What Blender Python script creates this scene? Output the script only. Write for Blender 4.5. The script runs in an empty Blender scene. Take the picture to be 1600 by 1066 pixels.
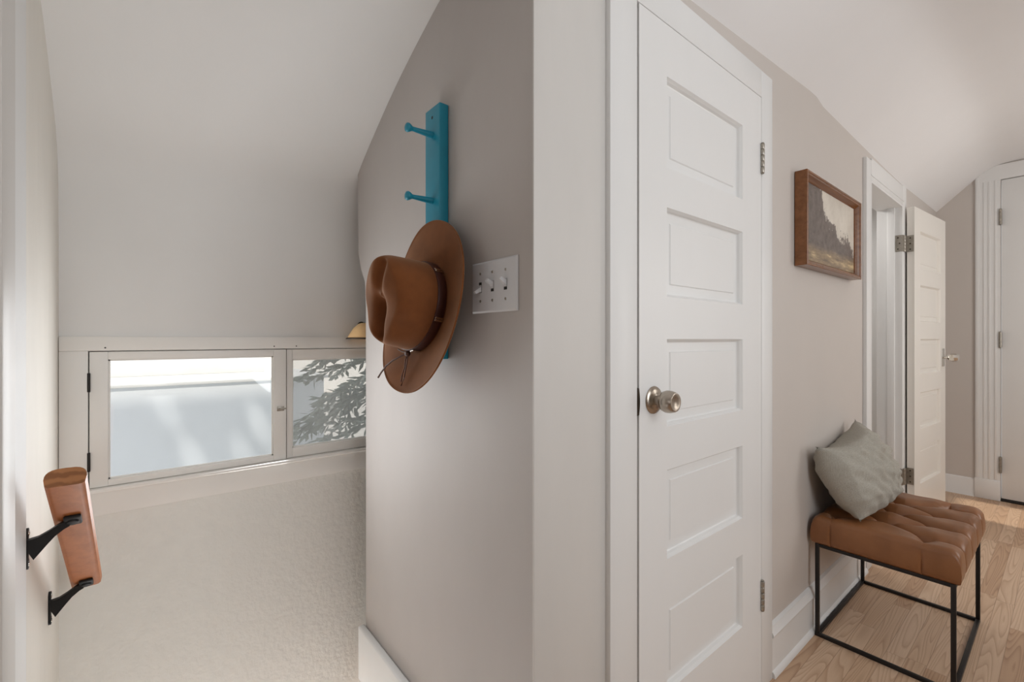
import bpy, bmesh, math, random
from mathutils import Vector, Matrix

C = bpy.context.scene.collection
SC = bpy.context.scene
PI = math.pi
random.seed(7)

# ------------------------------------------------------------------ camera
CAM_Z = 1.19
cd = bpy.data.cameras.new('camera')
cd.sensor_fit = 'HORIZONTAL'
cd.sensor_width = 36.0
cd.lens = 36.0 * 712.0 / 1600.0
cd.shift_y = -3.0 / 1600.0
cd.clip_start = 0.02
cam = bpy.data.objects.new('camera', cd)
C.objects.link(cam)
cam.location = (0, 0, CAM_Z)
cam.rotation_euler = (PI / 2, 0, math.atan(875.0 / 712.0))
SC.camera = cam

# ------------------------------------------------------------------ world, sun, daylight and fill lights
w = bpy.data.worlds.new('sky')
SC.world = w
w.use_nodes = True
bg = w.node_tree.nodes['Background']
bg.inputs['Color'].default_value = (0.92, 0.96, 1.0, 1)
bg.inputs['Strength'].default_value = 1.25

sd = bpy.data.lights.new('sun', 'SUN')
sd.energy = 2.8
sd.color = (1.0, 0.93, 0.82)
sd.angle = math.radians(1.5)
sun = bpy.data.objects.new('sun', sd)
C.objects.link(sun)
sun.rotation_euler = Vector((-math.cos(math.radians(40)), 0.0, -math.sin(math.radians(40)))).to_track_quat('-Z', 'Y').to_euler()


def area(name, loc, target, sx, sy, power, col):
    l = bpy.data.lights.new(name, 'AREA')
    l.shape = 'RECTANGLE'
    l.size = sx
    l.size_y = sy
    l.energy = power
    l.color = col
    o = bpy.data.objects.new(name, l)
    C.objects.link(o)
    o.location = loc
    d = Vector(target) - Vector(loc)
    o.rotation_euler = d.to_track_quat('-Z', 'Z').to_euler()
    return o


# area lights: far one at an unseen window, near and rear added as fill
area('daylight_far_window', (1.26, 3.60, 1.45), (-0.7, 3.9, 1.40), 1.3, 1.3, 25, (1.0, 0.98, 0.955))
area('near_fill_light', (1.26, 0.90, 1.50), (-0.7, 0.80, 1.40), 1.6, 1.2, 22.0, (0.92, 0.965, 1.0))
area('rear_fill_light', (0.2, -1.52, 1.5), (0.0, 1.0, 1.2), 1.2, 1.2, 2.5, (0.94, 0.97, 1.0))
area('daylight_stair_window', (-1.672, 0.22, 0.97), (0.0, 0.25, 0.97), 0.66, 0.32, 4.4, (0.95, 0.975, 1.0))
area('stairwell_fill_light', (-1.40, 0.24, -0.70), (-1.42, 0.24, 1.0), 0.44, 0.66, 11.5, (0.97, 0.985, 1.0))  # unseen fill added low in the stairwell to brighten it
area('small_room_fill_light', (-1.2, 3.4, 2.15), (-1.2, 3.4, 0.0), 0.3, 0.3, 5.0, (1.0, 0.97, 0.94))  # unseen fill added to brighten the room behind the open door

SC.view_settings.view_transform = 'Standard'
SC.view_settings.look = 'None'
SC.view_settings.gamma = 1.0
SC.view_settings.use_curve_mapping = False
SC.view_settings.exposure = 0.0
SC.cycles.max_bounces = 10
SC.cycles.diffuse_bounces = 6
SC.cycles.transparent_max_bounces = 16
SC.cycles.caustics_reflective = False
SC.cycles.caustics_refractive = False


# ------------------------------------------------------------------ materials
def S(r, g, b):
    f = lambda c: (c / 255.0) / 12.92 if c / 255.0 <= 0.04045 else ((c / 255.0 + 0.055) / 1.055) ** 2.4
    return (f(r), f(g), f(b), 1.0)


class NT:
    def __init__(self, name):
        self.m = bpy.data.materials.new(name)
        self.m.use_nodes = True
        self.t = self.m.node_tree
        self.b = self.t.nodes['Principled BSDF']

    def n(self, typ, **kw):
        nd = self.t.nodes.new(typ)
        for k, v in kw.items():
            if k.startswith('_'):
                setattr(nd, k[1:], v)
            else:
                nd.inputs[k.replace('__', ' ')].default_value = v
        return nd

    def l(self, a, b):
        self.t.links.new(a, b)

    def coords(self, scale=(1, 1, 1), kind='Object', rot=(0, 0, 0)):
        tc = self.n('ShaderNodeTexCoord')
        mp = self.n('ShaderNodeMapping')
        mp.inputs['Scale'].default_value = scale
        mp.inputs['Rotation'].default_value = rot
        self.l(tc.outputs[kind], mp.inputs['Vector'])
        return mp.outputs['Vector']

    def noise(self, vec, scale, detail=4, rough=0.55, dist=0.0):
        nd = self.n('ShaderNodeTexNoise')
        nd.inputs['Scale'].default_value = scale
        nd.inputs['Detail'].default_value = detail
        nd.inputs['Roughness'].default_value = rough
        nd.inputs['Distortion'].default_value = dist
        if vec is not None:
            self.l(vec, nd.inputs['Vector'])
        return nd.outputs['Fac']

    def ramp(self, fac, stops, interp='LINEAR'):
        nd = self.n('ShaderNodeValToRGB')
        nd.color_ramp.interpolation = interp
        e = nd.color_ramp.elements
        while len(e) > 1:
            e.remove(e[-1])
        e[0].position, e[0].color = stops[0]
        for p, c in stops[1:]:
            x = e.new(p)
            x.color = c
        self.l(fac, nd.inputs['Fac'])
        return nd.outputs['Color']

    def mix(self, fac, a, b, mode='MIX'):
        nd = self.n('ShaderNodeMix')
        nd.data_type = 'RGBA'
        nd.blend_type = mode
        for k, v in (('Factor', fac), ('A', a), ('B', b)):
            s = [i for i in nd.inputs if i.name == k and (i.type == ('VALUE' if k == 'Factor' else 'RGBA'))][0]
            if isinstance(v, (int, float, tuple)):
                s.default_value = v
            else:
                self.l(v, s)
        return [o for o in nd.outputs if o.type == 'RGBA'][0]

    def math(self, op, a, b=None, c=None):
        nd = self.n('ShaderNodeMath')
        nd.operation = op
        for i, v in enumerate((a, b, c)):
            if v is None:
                continue
            if isinstance(v, (int, float)):
                nd.inputs[i].default_value = v
            else:
                self.l(v, nd.inputs[i])
        return nd.outputs[0]

    def bump(self, height, strength=0.2, dist=0.01):
        nd = self.n('ShaderNodeBump')
        nd.inputs['Strength'].default_value = strength
        nd.inputs['Distance'].default_value = dist
        self.l(height, nd.inputs['Height'])
        self.l(nd.outputs['Normal'], self.b.inputs['Normal'])

    def set(self, col=None, rough=0.5, metal=0.0, spec=0.5):
        if col is not None:
            if isinstance(col, tuple):
                self.b.inputs['Base Color'].default_value = col
            else:
                self.l(col, self.b.inputs['Base Color'])
        self.b.inputs['Roughness'].default_value = rough
        self.b.inputs['Metallic'].default_value = metal
        self.b.inputs['Specular IOR Level'].default_value = spec
        return self.m


def painted(name, col, var=0.04, rough=0.55, bump=0.10, scale=6, fine=90, stretch=(1, 1, 1), spec=0.4, bdist=0.004):
    k = NT(name)
    v = k.coords(stretch)
    a = k.noise(v, scale, 4, 0.6)
    dark = tuple(c * (1 - var) for c in col[:3]) + (1,)
    lite = tuple(min(1, c * (1 + var)) for c in col[:3]) + (1,)
    cc = k.ramp(a, [(0.3, dark), (0.7, lite)])
    f = k.noise(v, fine, 3, 0.6)
    g = k.noise(v, scale * 2.5, 3, 0.5)
    h = k.math('ADD', k.math('MULTIPLY', f, 0.4), g)
    k.bump(h, bump, bdist)
    return k.set(cc, rough, 0, spec)


M = {}
M['wall_hall'] = painted('greige wall paint', S(200, 193, 187), 0.015, 0.6, 0.10, 3, 120)
M['wall_hook'] = painted('taupe wall paint', S(182, 176, 172), 0.03, 0.58, 0.16, 5, 60, (1, 1, 0.45), 0.45)
M['stair_plaster'] = painted('textured off white plaster', S(228, 227, 222), 0.02, 0.6, 0.5, 20, 80, (1, 1, 1), 0.35, 0.004)
M['upper_plaster'] = painted('smooth off white plaster', S(216, 213, 208), 0.015, 0.65, 0.12, 4, 50)
M['ceiling'] = painted('ceiling paint', S(232, 231, 231), 0.012, 0.7, 0.12, 2.2, 60)
M['ceiling_stair'] = painted('stair ceiling plaster', S(229, 228, 226), 0.015, 0.65, 0.14, 3, 50)
M['left_wall'] = painted('rough cream wall paint', S(226, 221, 212), 0.03, 0.5, 0.35, 10, 90, (1, 1, 0.25))
M['trim'] = painted('white trim paint', S(226, 226, 225), 0.012, 0.38, 0.06, 8, 60, (1, 1, 0.2), 0.5)
M['trim_cream'] = painted('off white window trim paint', S(234, 232, 228), 0.015, 0.42, 0.06, 8, 60)
M['strip'] = painted('pale grey corner board paint', S(208, 205, 201), 0.02, 0.45, 0.10, 8, 60, (1, 1, 0.25))
M['door'] = painted('white door paint', S(228, 228, 227), 0.008, 0.36, 0.05, 6, 50, (1, 1, 0.3), 0.5)
M['door_warm'] = painted('warm white door paint', S(230, 226, 219), 0.01, 0.36, 0.05, 6, 50, (1, 1, 0.3), 0.5)
M['ext_blue'] = painted('pale blue stucco', S(236, 240, 243), 0.03, 0.8, 0.15, 3, 40)
M['ext_white'] = painted('white roof coating', S(224, 224, 222), 0.03, 0.6, 0.1, 5, 30)
M['concrete'] = painted('pale concrete', S(205, 200, 192), 0.05, 0.8, 0.2, 2, 30)
M['house_roof'] = painted('faded pink roof', S(206, 186, 178), 0.08, 0.9, 0.2, 1, 10)
M['roofing'] = painted('roof shingle grey', S(120, 115, 110), 0.1, 0.9, 0.3, 5, 30)


def plain(name, col, rough=0.5, metal=0.0, spec=0.5, noise=0.06, nscale=25, bump=0.05):
    k = NT(name)
    v = k.coords()
    a = k.noise(v, nscale, 3)
    cc = k.ramp(a, [(0.3, tuple(c * (1 - noise) for c in col[:3]) + (1,)), (0.7, tuple(min(1, c * (1 + noise)) for c in col[:3]) + (1,))])
    if bump:
        k.bump(a, bump, 0.003)
    return k.set(cc, rough, metal, spec)


M['turquoise'] = plain('turquoise paint', S(24, 132, 156), 0.42, 0, 0.5, 0.06, 14)
M['plastic'] = plain('white plastic', S(206, 206, 208), 0.22, 0, 0.5, 0.0, 5, 0)
M['dark'] = plain('dark recess', S(38, 35, 33), 0.7)
M['black_metal'] = plain('black painted steel', S(34, 31, 30), 0.45, 0.3, 0.5)
M['iron'] = plain('black cast iron', S(24, 23, 23), 0.55, 0.4, 0.5, 0.1, 60, 0.2)
M['nickel'] = plain('brushed nickel', S(178, 168, 156), 0.27, 1.0, 0.5, 0.05, 60)
M['steel'] = plain('dull hinge steel', S(170, 164, 154), 0.38, 0.9, 0.5, 0.12, 60)
M['bronze'] = plain('dark bronze', S(70, 62, 54), 0.45, 0.8, 0.5)
M['silver'] = plain('silver bead', S(215, 208, 200), 0.25, 1.0)
M['chrome'] = plain('polished chrome', S(225, 222, 216), 0.12, 1.0)
M['band'] = plain('dark brown leather band', S(62, 26, 16), 0.5, 0, 0.5, 0.15, 40, 0.15)
M['cord'] = plain('brown leather lace', S(78, 46, 30), 0.6)
M['shade'] = plain('amber glass shade', S(236, 196, 142), 0.4, 0, 0.5)
M['rust'] = plain('dark metal rim', S(70, 60, 52), 0.5, 0.6)
M['trunk'] = plain('conifer bark', S(86, 74, 64), 0.9, 0, 0.3, 0.2, 20, 0.4)


def felt():
    k = NT('brown wool felt')
    v = k.coords()
    a = k.noise(v, 18, 4)
    b = k.noise(v, 500, 2)
    cc = k.ramp(a, [(0.3, S(104, 60, 30)), (0.7, S(120, 71, 37))])
    k.bump(b, 0.12, 0.002)
    k.b.inputs['Sheen Weight'].default_value = 0.25
    k.b.inputs['Sheen Roughness'].default_value = 0.5
    k.b.inputs['Sheen Tint'].default_value = (0.9, 0.7, 0.5, 1)
    return k.set(cc, 0.85, 0, 0.15)


M['felt'] = felt()


def leather():
    k = NT('cognac leather')
    v = k.coords()
    a = k.noise(v, 9, 4)
    b = k.n('ShaderNodeTexVoronoi')
    b.inputs['Scale'].default_value = 320
    k.l(v, b.inputs['Vector'])
    cc = k.ramp(a, [(0.3, S(122, 78, 46)), (0.7, S(142, 94, 58))])
    k.bump(b.outputs['Distance'], 0.10, 0.002)
    return k.set(cc, 0.36, 0, 0.5)


M['leather'] = leather()


def linen():
    k = NT('grey green linen')
    v = k.coords()
    a = k.noise(k.coords((60, 4, 260)), 6, 3)
    b = k.noise(k.coords((260, 240, 8)), 4, 2)
    s = k.math('ADD', a, b)
    cc = k.ramp(k.math('MULTIPLY', s, 0.5), [(0.35, S(144, 141, 132)), (0.65, S(186, 182, 172))])
    g = k.noise(v, 16, 3)
    k.bump(k.math('ADD', k.math('MULTIPLY', s, 0.35), g), 0.25, 0.005)
    return k.set(cc, 0.9, 0, 0.2)


M['linen'] = linen()


def wood(name, c0, c1, axis='X', scale=1.0, rough=0.4):
    k = NT(name)
    st = {'X': (1.2, 22, 22), 'Y': (22, 1.2, 22), 'Z': (22, 22, 1.2)}[axis]
    v = k.coords(tuple(s * scale for s in st))
    a = k.noise(v, 2.2, 5, 0.6, 0.4)
    cc = k.ramp(a, [(0.3, c0), (0.7, c1)])
    k.bump(a, 0.05, 0.002)
    return k.set(cc, rough, 0, 0.5)


M['rail_wood'] = wood('varnished rail wood', S(156, 90, 46), S(178, 108, 60), 'X', 1.0, 0.42)
M['frame_wood'] = wood('walnut frame wood', S(108, 66, 34), S(136, 88, 52), 'Y', 1.0, 0.24)


def endgrain():
    k = NT('sawn end grain')
    v = k.coords((1, 1, 1), 'Object', (0.5, 0.3, 0.2))
    w_ = k.n('ShaderNodeTexWave')
    w_.inputs['Scale'].default_value = 42
    w_.inputs['Distortion'].default_value = 4
    k.l(v, w_.inputs['Vector'])
    cc = k.ramp(w_.outputs['Fac'], [(0.2, S(134, 84, 46)), (0.8, S(166, 110, 66))])
    return k.set(cc, 0.6)


M['end_grain'] = endgrain()


def oak_floor():
    k = NT('oak strip floor')
    tc = k.n('ShaderNodeTexCoord')
    sp = k.n('ShaderNodeSeparateXYZ')
    k.l(tc.outputs['Object'], sp.inputs[0])
    W, L = 0.0572, 0.85
    px = k.math('DIVIDE', k.math('ADD', sp.outputs['X'], 10.0), W)
    row = k.math('FLOOR', px)
    fx = k.math('FRACT', px)
    wn = k.n('ShaderNodeTexWhiteNoise')
    wn.noise_dimensions = '1D'
    k.l(row, wn.inputs['W'])
    py = k.math('ADD', k.math('DIVIDE', sp.outputs['Y'], L), k.math('MULTIPLY', wn.outputs['Value'], 7.0))
    col = k.math('FLOOR', py)
    fy = k.math('FRACT', py)
    wn2 = k.n('ShaderNodeTexWhiteNoise')
    wn2.noise_dimensions = '2D'
    cv = k.n('ShaderNodeCombineXYZ')
    k.l(row, cv.inputs[0])
    k.l(col, cv.inputs[1])
    k.l(cv.outputs[0], wn2.inputs['Vector'])
    rnd = wn2.outputs['Value']
    # grain field, shifted for each board
    gv = k.n('ShaderNodeCombineXYZ')
    k.l(k.math('ADD', k.math('MULTIPLY', sp.outputs['X'], 12.0), k.math('MULTIPLY', rnd, 31.0)), gv.inputs[0])
    k.l(k.math('ADD', k.math('MULTIPLY', sp.outputs['Y'], 0.8), k.math('MULTIPLY', rnd, 57.0)), gv.inputs[1])
    k.l(k.math('MULTIPLY', rnd, 11.0), gv.inputs[2])
    nz = k.noise(gv.outputs[0], 1.3, 0.6, 0.4, 0.15)
    rings = k.math('FRACT', k.math('MULTIPLY', nz, 20.0))
    rg = k.ramp(rings, [(0.0, (0.0, 0, 0, 1)), (0.10, (0.35, 0.35, 0.35, 1)), (0.45, (0.85, 0.85, 0.85, 1)), (0.86, (1, 1, 1, 1)), (1.0, (0.0, 0, 0, 1))])
    fv = k.n('ShaderNodeCombineXYZ')
    k.l(k.math('MULTIPLY', sp.outputs['X'], 260.0), fv.inputs[0])
    k.l(k.math('MULTIPLY', sp.outputs['Y'], 9.0), fv.inputs[1])
    fine = k.noise(fv.outputs[0], 1.0, 3, 0.6)
    base = k.ramp(rnd, [(0.0, S(192, 158, 128)), (0.5, S(208, 178, 149)), (1.0, S(220, 194, 168))])
    darkg = k.ramp(rnd, [(0.0, S(144, 108, 82)), (1.0, S(182, 148, 120))])
    c1 = k.mix(k.math('ADD', k.math('MULTIPLY', rg, 0.75), 0.25), darkg, base)
    c2 = k.mix(k.math('MULTIPLY', fine, 0.38), c1, S(168, 134, 106))
    # seams between boards
    ex = k.math('MINIMUM', fx, k.math('SUBTRACT', 1.0, fx))
    ey = k.math('MINIMUM', fy, k.math('SUBTRACT', 1.0, fy))
    sx = k.math('LESS_THAN', ex, 0.016)
    sy = k.math('LESS_THAN', ey, 0.0011)
    seam = k.math('MAXIMUM', sx, sy)
    c3 = k.mix(k.math('MULTIPLY', seam, 0.42), c2, S(96, 66, 44))
    k.bump(k.math('ADD', k.math('MULTIPLY', rg, 0.2), k.math('MULTIPLY', seam, -1.0)), 0.12, 0.002)
    return k.set(c3, 0.36, 0, 0.45)


M['oak'] = oak_floor()


def painting():
    k = NT('landscape painting')
    tc = k.n('ShaderNodeTexCoord')
    sp = k.n('ShaderNodeSeparateXYZ')
    k.l(tc.outputs['Generated'], sp.inputs[0])
    U, V = sp.outputs['Y'], sp.outputs['Z']
    v3 = k.coords((1, 1, 1), 'Object')
    n1 = k.noise(v3, 11, 6, 0.65)
    n2 = k.noise(v3, 34, 5, 0.7)
    n3 = k.noise(k.coords((1, 0.35, 2.4), 'Object'), 22, 5, 0.7)
    # tree line drops from upper left to lower right
    line = k.ramp(U, [(0.0, (1.08,) * 3 + (1,)), (0.31, (1.0,) * 3 + (1,)), (0.37, (0.70,) * 3 + (1,)), (0.50, (0.54,) * 3 + (1,)), (0.58, (0.60,) * 3 + (1,)), (0.64, (0.44,) * 3 + (1,)), (0.74, (0.50,) * 3 + (1,)), (0.88, (0.46,) * 3 + (1,)), (1.0, (0.30,) * 3 + (1,))])
    jag = k.math('ADD', k.math('MULTIPLY', k.math('SUBTRACT', n1, 0.5), 0.34), k.math('MULTIPLY', k.math('SUBTRACT', n2, 0.5), 0.62))
    d = k.math('SUBTRACT', k.math('ADD', line, jag), V)
    tmask = k.ramp(k.math('ADD', k.math('MULTIPLY', d, 6.0), 0.5), [(0.35, (0, 0, 0, 1)), (0.65, (1, 1, 1, 1))])
    sky = k.ramp(n1, [(0.3, S(200, 192, 180)), (0.7, S(226, 219, 207))])
    trees = k.ramp(n2, [(0.3, S(86, 76, 71)), (0.75, S(128, 117, 111))])
    ground = k.ramp(n3, [(0.36, S(112, 96, 80)), (0.55, S(160, 138, 108)), (0.70, S(214, 192, 150))])
    c1 = k.mix(tmask, sky, trees)
    gm = k.ramp(k.math('ADD', V, k.math('MULTIPLY', k.math('SUBTRACT', n1, 0.5), 0.08)), [(0.14, (1, 1, 1, 1)), (0.24, (0, 0, 0, 1))])
    c2 = k.mix(gm, c1, ground)
    k.bump(n2, 0.08, 0.002)
    return k.set(c2, 0.4, 0, 0.4)


M['painting'] = painting()


def glass(name, tint, spec_fac=0.06):
    m = bpy.data.materials.new(name)
    m.use_nodes = True
    t = m.node_tree
    t.nodes.clear()
    o = t.nodes.new('ShaderNodeOutputMaterial')
    a = t.nodes.new('ShaderNodeBsdfTransparent')
    a.inputs[0].default_value = tint
    b = t.nodes.new('ShaderNodeBsdfGlossy')
    b.inputs['Roughness'].default_value = 0.03
    x = t.nodes.new('ShaderNodeMixShader')
    x.inputs[0].default_value = spec_fac
    t.links.new(a.outputs[0], x.inputs[1])
    t.links.new(b.outputs[0], x.inputs[2])
    t.links.new(x.outputs[0], o.inputs[0])
    return m


M['glass'] = glass('window glass', (0.98, 0.98, 0.98, 1))


def screen_mat():
    m = bpy.data.materials.new('grey insect mesh')
    m.use_nodes = True
    t = m.node_tree
    t.nodes.clear()
    o = t.nodes.new('ShaderNodeOutputMaterial')
    a = t.nodes.new('ShaderNodeBsdfTransparent')
    b = t.nodes.new('ShaderNodeBsdfDiffuse')
    b.inputs[0].default_value = S(190, 190, 188)
    tr = t.nodes.new('ShaderNodeBsdfTranslucent')
    tr.inputs[0].default_value = S(200, 200, 198)
    ad = t.nodes.new('ShaderNodeMixShader')
    ad.inputs[0].default_value = 0.5
    x = t.nodes.new('ShaderNodeMixShader')
    x.inputs[0].default_value = 0.30
    t.links.new(b.outputs[0], ad.inputs[1])
    t.links.new(tr.outputs[0], ad.inputs[2])
    t.links.new(a.outputs[0], x.inputs[1])
    t.links.new(ad.outputs[0], x.inputs[2])
    t.links.new(x.outputs[0], o.inputs[0])
    return m


M['screen'] = screen_mat()


def needles():
    k = NT('blue green conifer needles')
    a = k.noise(k.coords(), 9, 3)
    cc = k.ramp(a, [(0.3, S(118, 128, 118)), (0.7, S(160, 168, 156))])
    return k.set(cc, 0.7, 0, 0.3)


M['needles'] = needles()


# ------------------------------------------------------------------ mesh helpers
class MB:
    def __init__(self):
        self.bm = bmesh.new()

    def box(self, x0, x1, y0, y1, z0, z1, bev=0.0, seg=2, mat=None):
        vs = [self.bm.verts.new((x, y, z)) for x in (x0, x1) for y in (y0, y1) for z in (z0, z1)]
        fs = [(0, 1, 3, 2), (4, 6, 7, 5), (0, 4, 5, 1), (2, 3, 7, 6), (0, 2, 6, 4), (1, 5, 7, 3)]
        ff = [self.bm.faces.new([vs[i] for i in f]) for f in fs]
        if mat is not None:
            bmesh.ops.transform(self.bm, matrix=mat, verts=vs)
        if bev > 0:
            es = list({e for f in ff for e in f.edges})
            bmesh.ops.bevel(self.bm, geom=es, offset=bev, segments=seg, profile=0.5, affect='EDGES')
        return self

    def poly(self, pts):
        self.bm.faces.new([self.bm.verts.new(p) for p in pts])
        return self

    def prism(self, pts, vec):
        """closed outline pts (3D) swept along vec"""
        v = Vector(vec)
        a = [self.bm.verts.new(p) for p in pts]
        b = [self.bm.verts.new(Vector(p) + v) for p in pts]
        n = len(pts)
        self.bm.faces.new(a[::-1])
        self.bm.faces.new(b)
        for i in range(n):
            self.bm.faces.new((a[i], a[(i + 1) % n], b[(i + 1) % n], b[i]))
        return self

    def lathe(self, o, d, prof, seg=32, cap=True):
        """prof: list of (radius, distance along d)"""
        o, d = Vector(o), Vector(d).normalized()
        q = d.to_track_quat('Z', 'Y')
        X, Y = q @ Vector((1, 0, 0)), q @ Vector((0, 1, 0))
        rings = []
        for r, h in prof:
            rings.append([self.bm.verts.new(o + d * h + X * (r * math.cos(2 * PI * i / seg)) + Y * (r * math.sin(2 * PI * i / seg))) for i in range(seg)])
        for a, b in zip(rings, rings[1:]):
            for i in range(seg):
                self.bm.faces.new((a[i], a[(i + 1) % seg], b[(i + 1) % seg], b[i]))
        if cap:
            self.bm.faces.new(rings[0][::-1])
            self.bm.faces.new(rings[-1])
        return self

    def tube(self, path, rad, seg=10):
        path = [Vector(p) for p in path]
        rads = rad if isinstance(rad, (list, tuple)) else [rad] * len(path)
        rings = []
        up = Vector((0.3, 0.2, 0.93)).normalized()
        for i, p in enumerate(path):
            t = (path[min(i + 1, len(path) - 1)] - path[max(i - 1, 0)]).normalized()
            X = t.cross(up)
            if X.length < 1e-4:
                X = t.cross(Vector((1, 0, 0)))
            X.normalize()
            Y = t.cross(X).normalized()
            rings.append([self.bm.verts.new(p + (X * math.cos(2 * PI * k / seg) + Y * math.sin(2 * PI * k / seg)) * rads[i]) for k in range(seg)])
        for a, b in zip(rings, rings[1:]):
            for k in range(seg):
                self.bm.faces.new((a[k], a[(k + 1) % seg], b[(k + 1) % seg], b[k]))
        self.bm.faces.new(rings[0][::-1])
        self.bm.faces.new(rings[-1])
        return self

    def sweep_rect(self, path, sizes, side):
        """bar through path points; sizes (w along side, h across)"""
        path = [Vector(p) for p in path]
        side = Vector(side).normalized()
        rings = []
        for i, p in enumerate(path):
            t = (path[min(i + 1, len(path) - 1)] - path[max(i - 1, 0)]).normalized()
            Y = t.cross(side).normalized()
            a, b = sizes[i]
            rings.append([self.bm.verts.new(p + side * (sx * a / 2) + Y * (sy * b / 2)) for sx, sy in ((-1, -1), (1, -1), (1, 1), (-1, 1))])
        for a, b in zip(rings, rings[1:]):
            for k in range(4):
                self.bm.faces.new((a[k], a[(k + 1) % 4], b[(k + 1) % 4], b[k]))
        self.bm.faces.new(rings[0][::-1])
        self.bm.faces.new(rings[-1])
        return self

    def grid(self, nu, nv, fn, wrap_u=False):
        vv = [[self.bm.verts.new(fn(i / (nu if wrap_u else nu - 1), j / (nv - 1))) for j in range(nv)] for i in range(nu)]
        for i in range(nu if wrap_u else nu - 1):
            for j in range(nv - 1):
                self.bm.faces.new((vv[i][j], vv[(i + 1) % nu][j], vv[(i + 1) % nu][j + 1], vv[i][j + 1]))
        return vv

    def build(self, name, mat, parent=None, smooth=35, mats=None, recalc=True, subd=0):
        bm = self.bm
        if recalc:
            bmesh.ops.recalc_face_normals(bm, faces=bm.faces)
        me = bpy.data.meshes.new(name)
        bm.to_mesh(me)
        bm.free()
        o = bpy.data.objects.new(name, me)
        C.objects.link(o)
        me.materials.append(mat)
        if smooth:
            me.polygons.foreach_set('use_smooth', [True] * len(me.polygons))
            me.set_sharp_from_angle(angle=math.radians(smooth))
        if parent is not None:
            org = Vector((0, 0, 0))
            p = parent
            while p is not None:
                org += Vector(p.location)
                p = p.parent
            me.transform(Matrix.Translation(-org))
            o.parent = parent
        if subd:
            sm = o.modifiers.new('smooth', 'SUBSURF')
            sm.levels = sm.render_levels = subd
        return o


def empty(name, loc):
    o = bpy.data.objects.new(name, None)
    o.empty_display_size = 0.05
    C.objects.link(o)
    o.location = loc
    return o


def tag(o, label, cat, group=None):
    o['label'] = label
    o['category'] = cat
    if group:
        o['group'] = group
    return o


def struct(o, label=None, cat=None):
    o['kind'] = 'structure'
    if label:
        o['label'] = label
    if cat:
        o['category'] = cat
    return o


# ------------------------------------------------------------------ shell dimensions
XD = -0.68          # hall face of the wall with the doors
XF = -0.662         # face of the door casings
YC = 0.61           # face of the wall with the hat
YL = -0.17          # face of the wall with the handrail
XW = -1.70          # face of the wall with the stair window
YE = 4.90           # far end of the hall
XR = 1.30           # right-hand wall of the hall
YB = -1.60          # wall behind the camera


def lerp(a, b, t):
    return a + (b - a) * t


def pw(x, pts):
    if x <= pts[0][0]:
        return pts[0][1]
    for (a, b), (c, d) in zip(pts, pts[1:]):
        if x <= c:
            return lerp(b, d, (x - a) / (c - a))
    return pts[-1][1]


# floor
mb = MB()
mb.box(-0.70, XR + 0.1, YB - 0.1, YE + 0.1, -0.20, 0.0)
mb.box(-1.56, -0.70, 0.72, YE + 0.1, -0.06, 0.0)
struct(mb.build('floor', M['oak'], smooth=0), 'oak strip floor of the hall', 'floor')

mb = MB()
for i in range(4):
    x1 = -0.70 - 0.225 * i
    z = -0.19 * (i + 1)
    x0 = x1 - 0.245 if i < 3 else XW - 0.02
    mb.box(x0, x1, YL - 0.02, (1.07 if i == 3 else 0.70), z - 0.04, z, 0.006)
    mb.box(x1 - 0.02, x1 - 0.001, YL - 0.02, 0.70, z, z + 0.17)
struct(mb.build('floor_stairs', M['oak'], smooth=0), 'oak stair treads going down below the window', 'stairs')

# wall with the doors: pieces round two openings
D1 = (0.922, 1.632, 2.012)      # closet opening y0,y1,top
D2 = (2.975, 3.665, 2.020)
mb = MB()
TOP = 2.34
mb.box(XD - 0.11, XD, YC + 0.112, D1[0], 0, TOP)
mb.box(XD - 0.11, XD, D1[1], D2[0], 0, TOP)
mb.box(XD - 0.11, XD, D2[1], YE + 0.05, 0, TOP)
mb.box(XD - 0.11, XD, D1[0], D1[1], D1[2], TOP)
mb.box(XD - 0.11, XD, D2[0], D2[1], D2[2], TOP)
struct(mb.build('wall_hall', M['wall_hall'], smooth=0), 'greige hall wall with the closet door and the open door', 'wall')

# wall with the hat (free left end, top follows the roof slope)
mb = MB()
prof = [(XD, 0.0), (XD, 2.30), (-0.80, 2.26), (-1.052, 2.13), (-1.298, 2.03), (-1.50, 1.915), (-1.637, 1.835), (-1.637, 1.792),
        (-1.632, 1.50), (-1.605, 1.44), (-1.568, 1.39), (-1.560, 1.30), (-1.558, 0.0)]
mb.prism([(x, YC, z) for x, z in prof], (0, 0.11, 0))
struct(mb.build('wall_center', M['wall_hook'], smooth=0), 'taupe partition wall carrying the turquoise peg rack', 'wall')

# pale board covering the corner beside the closet casing
mb = MB()
mb.box(XD, XD + 0.004, YC - 0.004, 0.83, 0, 2.25, 0.0015)
struct(mb.build('trim_1', M['strip']), 'pale grey corner board between taupe wall and closet casing', 'trim')

# wall with the handrail
mb = MB()
mb.box(XW - 0.14, -0.93, YL - 0.10, YL, -1.3, 2.42)
struct(mb.build('wall_left', M['left_wall'], smooth=0), 'rough cream wall carrying the handrail', 'wall')
mb = MB()
mb.box(-1.03, -0.93, YB, YL - 0.10, 0, 2.42)
struct(mb.build('wall_left_near', M['left_wall'], smooth=0))
mb = MB()
mb.box(-1.215, -0.93, YL, YL + 0.006, -0.3, 2.42, 0.002)
struct(mb.build('trim_2', M['trim']), 'white strip at the edge of the handrail wall', 'trim')
mb = MB()
mb.box(-1.013, -0.93, YL + 0.006, YL + 0.022, -0.3, 2.42, 0.003)  # shading put into this board's grey paint
struct(mb.build('trim_3', M['strip']), 'casing board with shading put into its grey, near end of the handrail wall', 'trim')

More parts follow.
